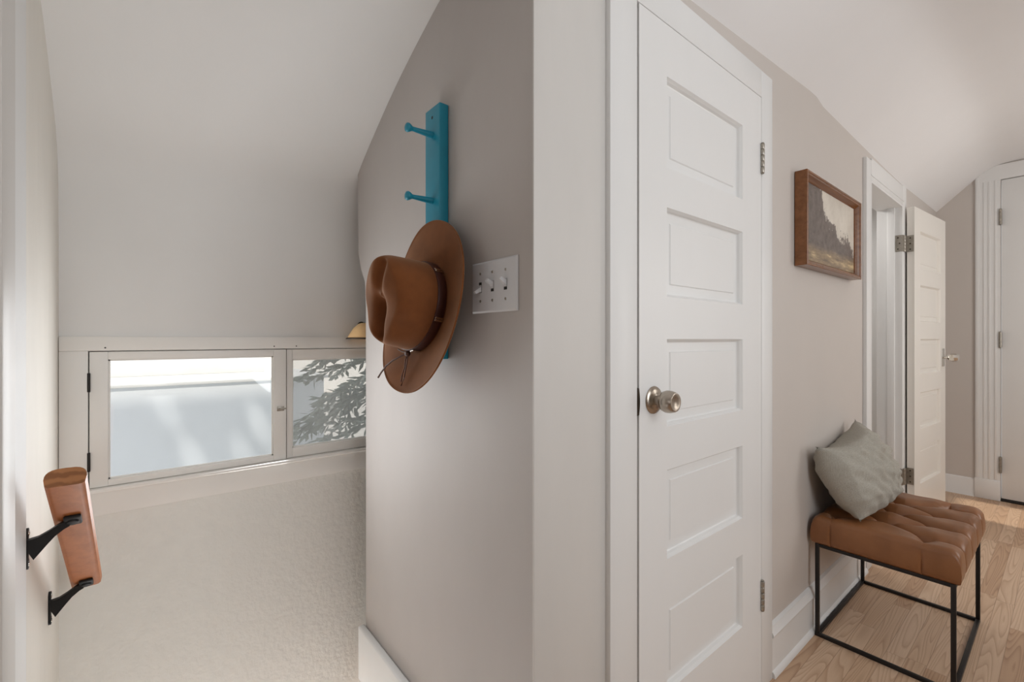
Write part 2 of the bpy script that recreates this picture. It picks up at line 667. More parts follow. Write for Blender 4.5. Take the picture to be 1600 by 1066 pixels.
# window wall of the stairwell, in pieces round the window openings
WY0, WY1, WZ0, WZ1 = -0.112, 0.86, 0.765, 1.160
mb = MB()
mb.box(XW - 0.14, XW, YL - 0.1, 1.08, WZ1, 2.2)
struct(mb.build('wall_window_upper', M['upper_plaster'], smooth=0), 'smooth white plaster above the stair window', 'wall')
mb = MB()
mb.box(XW - 0.14, XW, YL - 0.1, 1.08, -1.3, WZ0)
mb.box(XW - 0.14, XW, YL - 0.1, WY0, WZ0, WZ1)
mb.box(XW - 0.14, XW, WY1, 1.08, WZ0, WZ1)
struct(mb.build('wall_window', M['stair_plaster'], smooth=0), 'textured plaster wall below the stair window', 'wall')
mb = MB()
mb.box(XW - 0.14, -0.72, 1.05, 1.12, -1.3, 2.3)
struct(mb.build('wall_stair_end', M['stair_plaster'], smooth=0))
mb = MB()
mb.box(-0.74, -0.70, YL - 0.1, 1.12, -1.3, -0.20)
struct(mb.build('wall_stair_under', M['stair_plaster'], smooth=0))

# far end wall, with the opening of the far door
E0, E1, ET = -0.33, 0.50, 2.362
mb = MB()
mb.box(XD - 0.11, E0, YE, YE + 0.10, 0, 2.75)
mb.box(E1, XR + 0.1, YE, YE + 0.10, 0, 2.75)
mb.box(E0, E1, YE, YE + 0.10, ET, 2.75)
struct(mb.build('wall_end', M['wall_hall'], smooth=0), 'greige wall at the far end of the hall', 'wall')
# right-hand wall with the small window that lets the sun in, and rear wall
SW = (4.30, 4.76, 1.22, 1.62)
mb = MB()
mb.box(XR, XR + 0.10, YB, SW[0], 0, 2.62)
mb.box(XR, XR + 0.10, SW[1], YE + 0.1, 0, 2.62)
mb.box(XR, XR + 0.10, SW[0], SW[1], 0, SW[2])
mb.box(XR, XR + 0.10, SW[0], SW[1], SW[3], 2.62)
struct(mb.build('wall_right', M['wall_hall'], smooth=0))
mb = MB()
mb.box(-1.03, XR + 0.1, YB - 0.10, YB, 0, 2.62)
struct(mb.build('wall_rear', M['wall_hall'], smooth=0))
# room behind the open door
mb = MB()
mb.box(-1.70, -1.62, 2.60, 4.30, 0, 2.3)
mb.box(-1.62, XD - 0.11, 2.52, 2.60, 0, 2.3)
mb.box(-1.62, XD - 0.11, 4.22, 4.30, 0, 2.3)
mb.box(-1.70, XD - 0.11, 2.52, 4.30, 2.22, 2.30)
struct(mb.build('wall_closet', M['trim'], smooth=0), 'pale inside of the small room behind the open door', 'wall')

# ceilings
rows = [(YB - 0.1, 2.10, 0.86), (0.30, 2.11, 0.86), (YC, 2.115, 0.86), (1.2, 2.148, 0.86), (1.77, 2.187, 0.865), (2.17, 2.214, 0.875), (2.22, 2.212, 0.90), (2.29, 2.196, 0.945), (2.7, 2.186, 0.95),
        (3.3, 2.174, 0.945), (3.75, 2.168, 0.94), (4.4, 2.188, 0.936), (YE + 0.1, 2.20, 0.936)]


def hall_z(x, y):
    z0 = pw(y, [(r[0], r[1]) for r in rows])
    s = pw(y, [(r[0], r[2]) for r in rows])
    z = z0 + s * (x - XD)
    k = 0.035
    t = 2.483
    return t - k * math.log(1 + math.exp((t - z) / k)) if (t - z) / k < 30 else z


mb = MB()
ny = 90
mb.grid(60, ny, lambda a, b: (lerp(XD - 0.06, XR + 0.1, a ** 1.7), lerp(YB - 0.1, YE + 0.1, b), hall_z(lerp(XD - 0.06, XR + 0.1, a ** 1.7), lerp(YB - 0.1, YE + 0.1, b))))
o = mb.build('ceiling', M['ceiling'], smooth=60)
sm = o.modifiers.new('thick', 'SOLIDIFY')
sm.thickness = 0.05
sm.offset = 1
struct(o, 'white hall ceiling sloping up from the door wall', 'ceiling')

RP = [(-1.698, 1.19), (-1.698, 1.64), (-1.675, 1.745), (-1.637, 1.792), (-1.50, 1.875), (-1.298, 1.985), (-1.052, 2.084), (-0.86, 2.145), (-0.62, 2.20)]
LP = [(-1.698, 1.19), (-1.698, 1.56), (-1.675, 1.690), (-1.60, 1.78), (-1.50, 1.868), (-1.43, 1.925), (-1.20, 2.05), (-0.86, 2.16), (-0.62, 2.20)]


def chaikin(pts, n=2):
    for _ in range(n):
        q = [pts[0]]
        for (a, b), (c, d) in zip(pts, pts[1:]):
            q += [(lerp(a, c, .25), lerp(b, d, .25)), (lerp(a, c, .75), lerp(b, d, .75))]
        pts = q + [pts[-1]]
    return pts


RP, LP = chaikin(RP), chaikin(LP)


def stair_pt(a, b):
    k = a * (len(RP) - 1)
    i = min(int(k), len(RP) - 2)
    f_ = k - i
    y = lerp(YL - 0.08, 1.10, b)
    t_ = min(1.0, max(0.0, (y - YL) / (YC - YL)))
    r_ = (lerp(RP[i][0], RP[i + 1][0], f_), lerp(RP[i][1], RP[i + 1][1], f_))
    l_ = (lerp(LP[i][0], LP[i + 1][0], f_), lerp(LP[i][1], LP[i + 1][1], f_))
    return (lerp(l_[0], r_[0], t_), y, lerp(l_[1], r_[1], t_))


mb = MB()
mb.grid(len(RP), 30, stair_pt)
o = mb.build('ceiling_stair', M['ceiling_stair'], smooth=80)
struct(o, 'sloping white plaster ceiling curving down to the stair window', 'ceiling')
mb = MB()
mb.grid(8, 8, lambda a, b: (lerp(-1.04, -0.62, a), lerp(YB - 0.1, YL - 0.05, b), lerp(2.05, 2.18, a)))
o = mb.build('ceiling_near', M['ceiling'])
struct(o)

# unseen roof, ridge and eave shaped to shade the neighbouring wall
mb = MB()
mb.prism([(-2.0, YB - 0.4, 2.17), (1.05, YB - 0.4, 5.05), (1.7, YB - 0.4, 4.45), (1.7, YB - 0.4, 4.35), (1.05, YB - 0.4, 4.93), (-2.0, YB - 0.4, 2.07)], (0, 7.2, 0))
struct(mb.build('shade_roof', M['roofing'], smooth=0))


# ------------------------------------------------------------------ baseboards
# hall baseboard profile in (offset from wall, z)
prof = [(0, 0), (0.026, 0), (0.0255, 0.008), (0.022, 0.016), (0.017, 0.021), (0.016, 0.022), (0.016, 0.138), (0.021, 0.141), (0.0225, 0.148), (0.019, 0.154), (0.012, 0.166), (0.010, 0.172), (0.0, 0.178)]
mb = MB()
mb.prism([(XD + a, 1.718, z) for a, z in prof], (0, 2.872 - 1.718, 0))
struct(mb.build('baseboard_hall', M['trim'], smooth=30), 'white moulded baseboard behind the bench', 'baseboard')
mb = MB()
mb.prism([(XD + a, 3.765, z) for a, z in prof], (0, YE - 3.765, 0))
struct(mb.build('baseboard_hall_far', M['trim'], smooth=30))
mb = MB()
mb.prism([(-0.66, YE - a, z) for a, z in [(0, 0), (0.020, 0), (0.018, 0.012), (0.014, 0.02), (0.014, 0.115), (0.010, 0.130), (0, 0.136)]], (0.198, 0, 0))
struct(mb.build('baseboard_end', M['trim'], smooth=30), 'white baseboard left of the far door', 'baseboard')
mb = MB()
mb.box(-1.572, -0.685, YC - 0.024, YC - 0.0005, 0.005, 0.190, 0.006, 3)
struct(mb.build('baseboard_center', M['trim']), 'white baseboard with a rounded end at the foot of the taupe wall', 'baseboard')


# ------------------------------------------------------------------ doors
def slab(name, W, Hh, T, panels, uL, uR, place, mat, parent):
    """panelled door leaf. place(u,v,w) -> world; panels = list of (v0,v1) bottom to top"""
    bm = bmesh.new()
    P = lambda u, v, w: bm.verts.new(place(u, v, w))
    Q = lambda a: bm.faces.new(a)

    vs = [0] + [x for p in panels for x in p] + [Hh]
    us = [0, uL, uR, W]

    def quad(u0, u1, v0, v1, w=0.0):
        Q([P(u0, v0, w), P(u1, v0, w), P(u1, v1, w), P(u0, v1, w)])
    for i in range(len(vs) - 1):
        quad(0, uL, vs[i], vs[i + 1])
        quad(uR, W, vs[i], vs[i + 1])
        if i % 2 == 0:
            quad(uL, uR, vs[i], vs[i + 1])
        for u in (0, W):
            Q([P(u, vs[i], 0), P(u, vs[i + 1], 0), P(u, vs[i + 1], -T), P(u, vs[i], -T)])
        for j in range(3):
            quad(us[j], us[j + 1], vs[i], vs[i + 1], -T)
    for j in range(3):
        for v in (0, Hh):
            Q([P(us[j], v, 0), P(us[j + 1], v, 0), P(us[j + 1], v, -T), P(us[j], v, -T)])
    for (v0, v1) in panels:
        loops = []
        for ins, w in ((0, 0), (0.002, -0.004), (0.005, -0.008), (0.007, -0.0155), (0.010, -0.017), (0.034, -0.0150), (0.0365, -0.0120)):
            loops.append([P(uL + ins, v0 + ins, w), P(uR - ins, v0 + ins, w), P(uR - ins, v1 - ins, w), P(uL + ins, v1 - ins, w)])
        for a, b in zip(loops, loops[1:]):
            for i in range(4):
                Q([a[i], a[(i + 1) % 4], b[(i + 1) % 4], b[i]])
        Q(loops[-1])
    bmesh.ops.remove_doubles(bm, verts=bm.verts, dist=1e-5)
    m = MB()
    m.bm.free()
    m.bm = bm
    return m.build(name, mat, parent, smooth=20)


def hinge(parent, x, y, z, h=0.100, r=0.0065, leaf=None):
    m = MB()
    n = 5
    for i in range(n):
        a = z - h / 2 + h * i / n
        m.lathe((x, y, a + 0.0006), (0, 0, 1), [(r * 0.9, 0), (r, 0.001), (r, h / n - 0.0022), (r * 0.9, h / n - 0.0012)], 14)
    m.lathe((x, y, z - h / 2 - 0.003), (0, 0, 1), [(r * 0.5, 0), (r * 0.85, 0.002), (r * 0.5, 0.0032)], 12)
    m.lathe((x, y, z + h / 2), (0, 0, 1), [(r * 0.5, 0), (r * 0.85, 0.0015), (r * 0.4, 0.0035)], 12)
    return m.build('hinge', M['steel'], parent)


# closet door
d1 = empty('door_1', (XD, 1.275, 0.0))
struct(d1, 'closed white five-panel closet door with a brushed nickel knob', 'door')
DY0, DY1, DZ0, DZ1 = 0.9375, 1.6265, 0.012, 2.0065
DW = DY1 - DY0
pan = [(0.272, 0.503), (0.619, 0.850), (0.963, 1.190), (1.300, 1.532), (1.636, 1.872)]
slab('slab', DW, DZ1 - DZ0, 0.035, [(a - DZ0, b - DZ0) for a, b in pan], 1.058 - DY0, 1.488 - DY0, lambda u, v, w: (XF - 0.0012 + w, DY0 + u, DZ0 + v), M['door'], d1)
mb = MB()
mb.box(XD, XF, 0.827, 0.929, 0, 2.099, 0.002)
mb.box(XD, XF, 1.6285, 1.715, 0, 2.099, 0.002)
mb.box(XD, XF, 0.929, 1.6285, 2.0078, 2.099, 0.001)
mb.build('casing', M['trim'], d1)
mb = MB()
mb.box(XD - 0.11, XD - 0.0005, D1[0] - 0.001, 0.9295, 0, 2.012)
mb.box(XD - 0.11, XD - 0.0005, 1.6285, D1[1] + 0.001, 0, 2.012)
mb.box(XD - 0.11, XD - 0.0005, 0.9295, 1.6285, 2.006, 2.0125)
mb.box(XD - 0.055, XD - 0.036, 0.9295, 0.945, 0, 2.006)
mb.box(XD - 0.055, XD - 0.036, 1.612, 1.6285, 0, 2.006)
mb.build('jamb', M['trim'], d1)
hinge(d1, XF + 0.003, 1.6260, 1.800)
hinge(d1, XF + 0.003, 1.6260, 0.324)
kn = MB()
ky, kz = 0.998, 1.037
xk = XF - 0.003
kn.lathe((xk, ky, kz), (1, 0, 0), [(0.0135, 0.005), (0.0125, 0.014), (0.0128, 0.022), (0.018, 0.026), (0.0245, 0.031), (0.0275, 0.040), (0.0272, 0.050), (0.0245, 0.060), (0.0225, 0.0635), (0.0205, 0.0640), (0.012, 0.0615), (0.003, 0.0605)], 40)
kob = kn.build('knob', M['nickel'], d1, smooth=40)
ro = MB()
ro.lathe((xk, ky, kz), (1, 0, 0), [(0.034, 0.0), (0.035, 0.003), (0.033, 0.006), (0.024, 0.0085), (0.016, 0.010), (0.0135, 0.012)], 40)
ro.build('rosette', M['nickel'], kob, smooth=50)
lp = MB()
pts = []
for i in range(13):
    t = i / 12.0
    pts.append((XF + 0.0004, 0.9355 + 0.0035 * math.sin(PI * t), 1.005 + 0.066 * t))
pts += [(XF + 0.0004, 0.9275, 1.071), (XF + 0.0004, 0.9275, 1.005)]
lp.prism(pts, (-0.006, 0, 0))  # dark bronze stands in for the shaded latch recess
lp.build('strike_plate', M['bronze'], d1)['label'] = 'strike plate with the latch recess shade put into its dark bronze'

# open door further along
d2 = empty('door_2', (XD, 3.68, 0.0))
struct(d2, 'open white five-panel door folded back beside the bench', 'door')
mb = MB()
mb.box(XD, XF, 2.878, 2.972, 0, 2.125, 0.002)
mb.box(XD, XF, 3.668, 3.760, 0, 2.150, 0.002)
mb.box(XD, XF, 2.972, 3.668, 2.023, 2.140, 0.002)
mb.box(XF, XF + 0.003, 2.955, 3.685, 2.045, 2.052, 0.001)
mb.build('casing', M['trim'], d2)
mb = MB()
mb.box(XD - 0.11, XD - 0.0005, 2.966, 2.982, 0, 2.02)
mb.box(XD - 0.11, XF - 0.0005, 3.655, 3.6675, 0, 2.02)
mb.box(XD - 0.11, XF - 0.0005, 2.9725, 3.655, 2.010, 2.0225)
mb.box(XD - 0.055, XD - 0.018, 3.640, 3.655, 0, 2.01, 0.002)
mb.box(XD - 0.055, XD - 0.018, 2.982, 2.997, 0, 2.01, 0.002)
mb.build('jamb', M['trim'], d2)
a0, a1 = Vector((-0.616, 3.715, 0.018)), Vector((-0.560, 4.372, 0.018))
du = (a1 - a0).normalized()
dn = Vector((du.y, -du.x, 0))
W2 = (a1 - a0).length
place2 = lambda u, v, w: a0 + du * u + Vector((0, 0, v)) + dn * w
slab('slab', W2, 1.995, 0.036, [(0.255, 0.486), (0.602, 0.833), (0.946, 1.173), (1.283, 1.515), (1.619, 1.855)], 0.115, W2 - 0.115, place2, M['door_warm'], d2)


def butt(z):
    """butt hinge opened flat: one leaf on the jamb, one on the door edge"""
    m = MB()
    m.box(XF - 0.036, XF - 0.001, 3.6525, 3.6550, z - 0.051, z + 0.051, 0.0008)
    q0 = place2(0.0, 0, -0.036)
    m.prism([(q0.x, q0.y - 0.0022, z - 0.051), (q0.x + 0.033, q0.y - 0.0052, z - 0.051), (q0.x + 0.033, q0.y - 0.0022, z - 0.051), (q0.x, q0.y + 0.0005, z - 0.051)], (0, 0, 0.102))
    xc, yc = (XF + q0.x) / 2 - 0.001, 3.682
    for i in range(5):
        m.lathe((xc, yc, z - 0.051 + 0.0204 * i + 0.0006), (0, 0, 1), [(0.0062, 0), (0.0066, 0.001), (0.0066, 0.0182), (0.0062, 0.0192)], 14)
    m.prism([(XF - 0.001, 3.6528, z - 0.051), (xc, yc - 0.006, z - 0.051), (q0.x, q0.y - 0.003, z - 0.051), (q0.x, q0.y, z - 0.051), (xc, yc + 0.004, z - 0.051), (XF - 0.001, 3.656, z - 0.051)], (0, 0, 0.102))
    h = m.build('hinge', M['steel'], d2)
    for dz in (-0.035, 0.0, 0.035):
        s = MB()
        s.lathe((XF - 0.022 + 0.008 * (dz == 0), 3.6526, z + dz), (0, -1, 0), [(0.0042, 0), (0.0036, 0.001), (0.001, 0.0012)], 12)
        s.build('screw', M['bronze'], h)
        s = MB()
        s.lathe((q0.x + 0.016, q0.y - 0.004, z + dz), (0, -1, 0), [(0.0042, 0), (0.0036, 0.001), (0.001, 0.0012)], 12)
        s.build('screw', M['bronze'], h)


butt(1.785)
butt(0.335)
kc = place2(W2 - 0.062, 1.045, 0)
k2 = MB()
k2.lathe(kc, dn, [(0.008, 0.006), (0.0085, 0.022), (0.012, 0.025), (0.014, 0.028)], 20)
for ax in (0,):
    k2.lathe(kc, dn, [(0.015, 0.026), (0.024, 0.036), (0.0275, 0.050), (0.0270, 0.068), (0.0225, 0.080), (0.004, 0.081)], 8)
ko = k2.build('knob', M['chrome'], d2, smooth=25)
k3 = MB()
k3.box(-0.021, 0.021, -0.062, 0.062, 0, 0.004, 0.0015, 2, Matrix.Translation(kc) @ dn.to_track_quat('Z', 'Y').to_matrix().to_4x4() @ Matrix.Rotation(0, 4, 'Z'))
k3.build('rosette', M['chrome'], ko)
sp = MB()
sp.lathe((XD - 0.03, 2.9822, 1.065), (0, 1, 0), [(0.012, 0), (0.012, 0.001), (0.004, 0.0012)], 20)
sp.build('strike_plate', M['bronze'], d2)

# far door
d3 = empty('door_3', (0.08, YE, 0.0))
struct(d3, 'white far door with three hinges and a clipped casing', 'door')
mb = MB()
mb.box(E0 + 0.004, E1 - 0.004, YE - 0.004, YE + 0.035, 0.022, 2.356, 0.002)
mb.build('slab', M['door'], d3)
mb = MB()
cas = [(-0.462, 0.0), (-0.462, 2.405), (-0.392, 2.470), (0.70, 2.470), (0.70, 0.0), (E1 + 0.004, 0.0), (E1 + 0.004, 2.362), (E0 - 0.002, 2.362), (E0 - 0.002, 0.0)]
mb.prism([(x, YE, z) for x, z in cas], (0, -0.014, 0))
for (x0, x1, zt) in ((-0.458, -0.440, 2.40), (-0.420, -0.408, 2.36), (-0.394, -0.380, 2.36), (-0.362, -0.348, 2.36)):
    mb.box(x0, x1, YE - 0.0168, YE - 0.0139, 0.15, zt, 0.0014)
mb.box(-0.466, E0 - 0.001, YE - 0.023, YE - 0.0005, 0.0, 0.145, 0.004)
mb.build('casing', M['trim'], d3)
mb = MB()
mb.box(E0, E1, YE - 0.010, YE + 0.06, 0.0, 0.018, 0.003)
mb.build('gap_shade', M['dark'], d3)  # dark strip painted in for the shaded gap under the door
for z in (2.085, 1.185, 0.268):
    hinge(d3, E0 - 0.001, YE - 0.019, z, 0.115, 0.008)


# ------------------------------------------------------------------ stair windows
CT = 0.016
mb = MB()
mb.box(XW, XW + CT, YL + 0.001, WY1 + 0.06, 1.1575, 1.197, 0.002)          # head
mb.box(XW, XW + CT, YL + 0.001, -0.112, 0.7045, 1.1575, 0.002)             # left casing
mb.box(XW, XW + CT * 0.9, -0.112, WY1 + 0.06, 0.7045, 0.7705, 0.002)       # apron
mb.box(XW - 0.05, XW + 0.030, -0.112, WY1 + 0.06, 0.7705, 0.781, 0.0035, 3)  # stool
t4 = struct(mb.build('trim_4', M['trim_cream']), 'off white casing and sill of the stair window', 'trim')


for yy in (-0.077, 0.345, 0.414):
    m = MB()
    m.lathe((XW + CT - 0.0002, yy, 1.166), (1, 0, 0), [(0.0022, 0), (0.0020, 0.0004), (0.0006, 0.0005)], 10)
    m.build('nail_hole_shade', M['dark'], t4)  # flat dark dots stand for the shade in nail holes


def sash(rootname, y0, y1, z0, z1, gy0, gy1, gz0, gz1, xf, label):
    r = empty(rootname, (xf, (y0 + y1) / 2, z0))
    struct(r, label, 'window')
    m = MB()
    T = 0.030
    m.box(xf - T - 0.02, xf - T, y0, gy0 - 0.008, z0 - 0.012, z1 + 0.004)
    m.box(xf - T - 0.02, xf - T, gy1 + 0.008, y1, z0 - 0.012, z1 + 0.004)
    m.box(xf - T - 0.02, xf - T, y0, y1, z1 - 0.016, z1 + 0.004)
    m.box(xf - T - 0.02, xf - T, y0, y1, z0 - 0.012, z0 + 0.012)
    m.box(xf - T, xf, y0, gy0, z0, z1, 0.0015)
    m.box(xf - T, xf, gy1, y1, z0, z1, 0.0015)
    m.box(xf - T, xf, gy0, gy1, z0, gz0, 0.0015)
    m.box(xf - T, xf, gy0, gy1, gz1, z1, 0.0015)
    # glazing bead
    m.box(xf - 0.016, xf - 0.008, gy0, gy0 + 0.004, gz0, gz1)
    m.box(xf - 0.016, xf - 0.008, gy1 - 0.004, gy1, gz0, gz1)
    m.box(xf - 0.016, xf - 0.008, gy0, gy1, gz0, gz0 + 0.004)
    m.box(xf - 0.016, xf - 0.008, gy0, gy1, gz1 - 0.004, gz1)
    m.build('sash', M['trim_cream'], r)
    m = MB()
    m.box(xf - 0.019, xf - 0.016, gy0 - 0.003, gy1 + 0.003, gz0 - 0.003, gz1 + 0.003)
    m.build('glass', M['glass'], r, smooth=0)
    return r


w1 = sash('window_1', -0.1095, 0.3825, 0.7825, 1.155, -0.071, 0.344, 0.800, 1.133, XW + 0.013, 'hinged left sash showing the pale blue neighbouring wall')
w2 = sash('window_2', 0.386, 0.858, 0.7825, 1.155, 0.404, 0.825, 0.815, 1.120, XW + 0.006, 'right sash with the conifer outside, partly behind the taupe wall')
mb = MB()
mb.box(XW - 0.030, XW - 0.029, 0.398, 0.832, 0.808, 1.126)
sc_ = mb.build('insect_screen', M['screen'], w2, smooth=0)
for z in (1.0715, 0.855):
    m = MB()
    m.lathe((XW + 0.0155, -0.1105, z - 0.026), (0, 0, 1), [(0.002, 0), (0.0034, 0.001), (0.0034, 0.051), (0.002, 0.052)], 12)
    m.build('hinge', M['black_metal'], w1)['label'] = 'black hinge knuckle'
m = MB()
m.box(XW + 0.013, XW + 0.0148, 0.354, 0.376, 0.947, 0.963, 0.0006)
m.lathe((XW + 0.0165, 0.362, 0.955), (1, 0, 0), [(0.003, 0), (0.003, 0.002), (0.0015, 0.003)], 12)
m.box(XW + 0.0160, XW + 0.0190, 0.359, 0.382, 0.9525, 0.9575, 0.0012)
m.build('latch', M['steel'], w1)['label'] = 'small metal turn latch'

# unseen frames added round the area lights on the right-hand wall
for n_, (y0, y1, z0, z1) in ((3, (2.80, 4.10, 0.80, 2.10)), (4, (-0.30, 1.40, 0.95, 2.15))):
    m = MB()
    f = 0.06
    m.box(XR - 0.02, XR - 0.001, y0 - f, y1 + f, z0 - f, z0, 0.002)
    m.box(XR - 0.02, XR - 0.001, y0 - f, y1 + f, z1, z1 + f, 0.002)
    m.box(XR - 0.02, XR - 0.001, y0 - f, y0, z0, z1, 0.002)
    m.box(XR - 0.02, XR - 0.001, y1, y1 + f, z0, z1, 0.002)
    struct(m.build('window_%d' % n_, M['trim']))


# ------------------------------------------------------------------ handrail on iron brackets
RB = lambda x: 0.832 + 0.855 * (x + 1.252)       # underside height
ang = math.atan(0.855)
rd = Vector((-math.cos(ang), 0, -math.sin(ang)))
rn = Vector((-math.sin(ang), 0, math.cos(ang)))
yc = -0.1065
hr = tag(empty('handrail', (-1.142, yc, RB(-1.142))), 'short varnished wooden handrail on two black iron brackets above the stairs', 'handrail')
sect = []
hw, th = 0.0285, 0.036
for (a, b) in [(-0.018, 0.0), (0.018, 0.0), (0.0225, 0.0008), (0.0265, 0.004)]:
    sect.append((a, b))
for i in range(13):
    t = i / 12.0 * PI
    sect.append((hw * math.copysign(abs(math.cos(t)) ** 0.62, math.cos(t)), 0.016 + (th - 0.016) * math.sin(t) ** 0.8))
sect += [(-0.0265, 0.004), (-0.0225, 0.0008)]
st = Vector((-1.142, yc, RB(-1.142)))
L = 0.418 / math.cos(ang)
mb = MB()
pts = [st + Vector((0, a, 0)) + rn * b for a, b in sect]
mb.prism(pts, rd * L)
rail = mb.build('rail', M['rail_wood'], hr, smooth=40)
mb = MB()
mb.prism([p - rd * 0.0006 for p in pts], rd * 0.0005)
mb.build('rail_end', M['end_grain'], rail)['label'] = 'sawn end grain of the rail'
for xb in (-1.247, -1.529):
    zu = RB(xb)
    zc = zu - 0.044
    m = MB()
    m.box(xb - 0.010, xb + 0.010, YL, YL + 0.004, zc - 0.024, zc + 0.026, 0.0015)
    m.lathe((xb, YL + 0.002, zc - 0.028), (0, 1, 0), [(0.010, -0.002), (0.010, 0.0025), (0.006, 0.003)], 16)
    m.lathe((xb, YL + 0.002, zc + 0.030), (0, 1, 0), [(0.010, -0.002), (0.010, 0.0025), (0.006, 0.003)], 16)
    path = [(xb, YL + 0.003, zc), (xb, YL + 0.012, zc + 0.004), (xb, YL + 0.024, zc + 0.012), (xb, YL + 0.036, zc + 0.022), (xb, yc - 0.014, zu - 0.012), (xb, yc - 0.005, zu - 0.0075)]
    m.sweep_rect(path, [(0.017, 0.044), (0.014, 0.032), (0.012, 0.021), (0.011, 0.015), (0.012, 0.013), (0.014, 0.012)], (1, 0, 0))
    bo = m.build('bracket', M['iron'], hr, smooth=50)
    s = MB()
    base = Vector((xb, yc + 0.002, RB(xb)))
    q = rn.to_track_quat('Z', 'Y').to_matrix().to_4x4()
    mt = Matrix.Translation(base) @ Matrix(((rd.x, 0, rn.x, 0), (rd.y, 1, rn.y, 0), (rd.z, 0, rn.z, 0), (0, 0, 0, 1)))
    s.box(-0.017, 0.017, -0.013, 0.013, -0.008, -0.0004, 0.003, 2, mt)
    s.lathe(base - rn * 0.008, -rn, [(0.010, 0), (0.009, 0.003), (0.004, 0.0045)], 16)
    s.build('saddle', M['iron'], bo)
    for dz in (-0.028, 0.030):
        s = MB()
        s.lathe((xb, YL + 0.0045, zc + dz), (0, 1, 0), [(0.0045, 0), (0.004, 0.0014), (0.0015, 0.002)], 12)
        s.build('screw', M['chrome'], bo)

# ------------------------------------------------------------------ peg rack
pr = tag(empty('peg_rack', (-1.043, YC, 1.14)), 'upright turquoise wooden peg rack on the taupe wall behind the hat', 'coat rack')
mb = MB()
mb.box(-1.080, -1.006, YC - 0.027, YC - 0.0005, 1.139, 1.789, 0.0025, 3)
bd = mb.build('board', M['turquoise'], pr)
for z in (1.717, 1.547, 1.377, 1.207):
    m = MB()
    m.lathe((-1.043, YC - 0.0262, z), (0, -1, 0), [(0.0088, 0), (0.0086, 0.004), (0.0066, 0.035), (0.0055, 0.054), (0.0058, 0.058), (0.0095, 0.064), (0.0115, 0.069), (0.0105, 0.073), (0.006, 0.0755), (0.001, 0.076)], 20)
    m.build('peg', M['turquoise'], pr, smooth=50)
for z in (1.762, 1.165):
    m = MB()
    m.lathe((-1.043, YC - 0.0268, z), (0, -1, 0), [(0.0042, 0), (0.0042, 0.0004), (0.001, 0.0004)], 14)
    m.build('screw', M['dark'], bd)

# ------------------------------------------------------------------ hat
hc = Vector((-1.0308, 0.5473, 1.2694))
hn = Vector((0.1437, -0.9819, 0.1234)).normalized()
hu = Vector((-0.2458, -0.1562, -0.9567))
hu = (hu - hn * hu.dot(hn)).normalized()
hv = hn.cross(hu).normalized()
if hv.x < 0:
    hv = -hv
HP = lambda a, b, c: hc + hu * a + hv * b + hn * c
hat = tag(empty('felt_hat', hc), 'brown wide-brimmed felt hat hanging on the turquoise peg rack', 'hat')
RA, RBb, BA, BB = 0.112, 0.0945, 0.2192, 0.1791


def brim_w(t, rho):
    ct, s_ = math.cos(t), math.sin(t)
    e = (0.0328 if s_ > 0 else -0.0247) * s_ * s_ + 0.0149 * ct * ct
    return e * rho ** 1.5


def brim_pt(t, rho, off=0.0):
    ct, s_ = math.cos(t), math.sin(t)
    return HP(ct * lerp(RA * 0.985, BA, rho), s_ * lerp(RBb * 0.985, BB, rho), brim_w(t, rho) + off)


mb = MB()
prof = [(0.0, 0.0)] + [(i / 12.0, 0.0) for i in range(1, 12)] + [(0.955, 0.0), (0.975, 0.0012), (0.99, 0.0014), (1.0, 0.0), (1.003, -0.0016), (1.0, -0.0034), (0.985, -0.0044), (0.96, -0.003)] + [(i / 12.0, -0.003) for i in range(11, -1, -1)]
NB = 96
rings = []
for r_, o_ in prof:
    rings.append([mb.bm.verts.new(brim_pt(2 * PI * i / NB, r_, o_)) for i in range(NB)])
for a, b in zip(rings, rings[1:]):
    for i in range(NB):
        mb.bm.faces.new((a[i], a[(i + 1) % NB], b[(i + 1) % NB], b[i]))
brim = mb.build('brim', M['felt'], hat, smooth=60)

HT = 0.128


def crown_pt(t, s, r):
    """s 0..1 up the side; r 1..0 across the top when s = 1"""
    ct, s_ = math.cos(t), math.sin(t)
    q = 1 - 0.07 * s - 0.03 * s ** 3
    a, b = RA * ct * q, RBb * s_ * q
    top = HT - 0.020 * ct * s - 0.006 * s_ * s_
    z = top * s
    if r < 1 or s > 0.82:
        k = r
        a *= k
        b *= k
    # rounded shoulder
    sh = max(0.0, (s - 0.80) / 0.20)
    if r >= 1:
        a *= 1 - 0.075 * sh ** 2
        b *= 1 - 0.11 * sh ** 2
        z -= 0.004 * sh ** 2
    else:
        a *= 0.925
        b *= 0.89
        z = top - 0.004 + 0.006 * (1 - r * r) - 0.020 * (a / RA) * (1 - r) * 0
    # centre crease, deeper towards the front (a > 0)
    pres = min(1.0, max(0.0, (s - 0.55) / 0.45))
    crease = math.exp(-(b / 0.019) ** 2) * (0.030 + 0.012 * a / RA)
    inside = 1.0 if r < 1 else pres ** 2 * (0.55 if ct > 0 else 0.35)
    z -= crease * inside
    # front pinch: two dimples on the sides near the front
    for sg in (1, -1):
        g = math.exp(-(((a - 0.045) / 0.030) ** 2)) * math.exp(-(((s - 0.86) / 0.26) ** 2)) * (1 if sg * b > 0 else 0)
        b -= sg * 0.013 * g * (1 if r >= 1 else r)
    return HP(a, b, z)


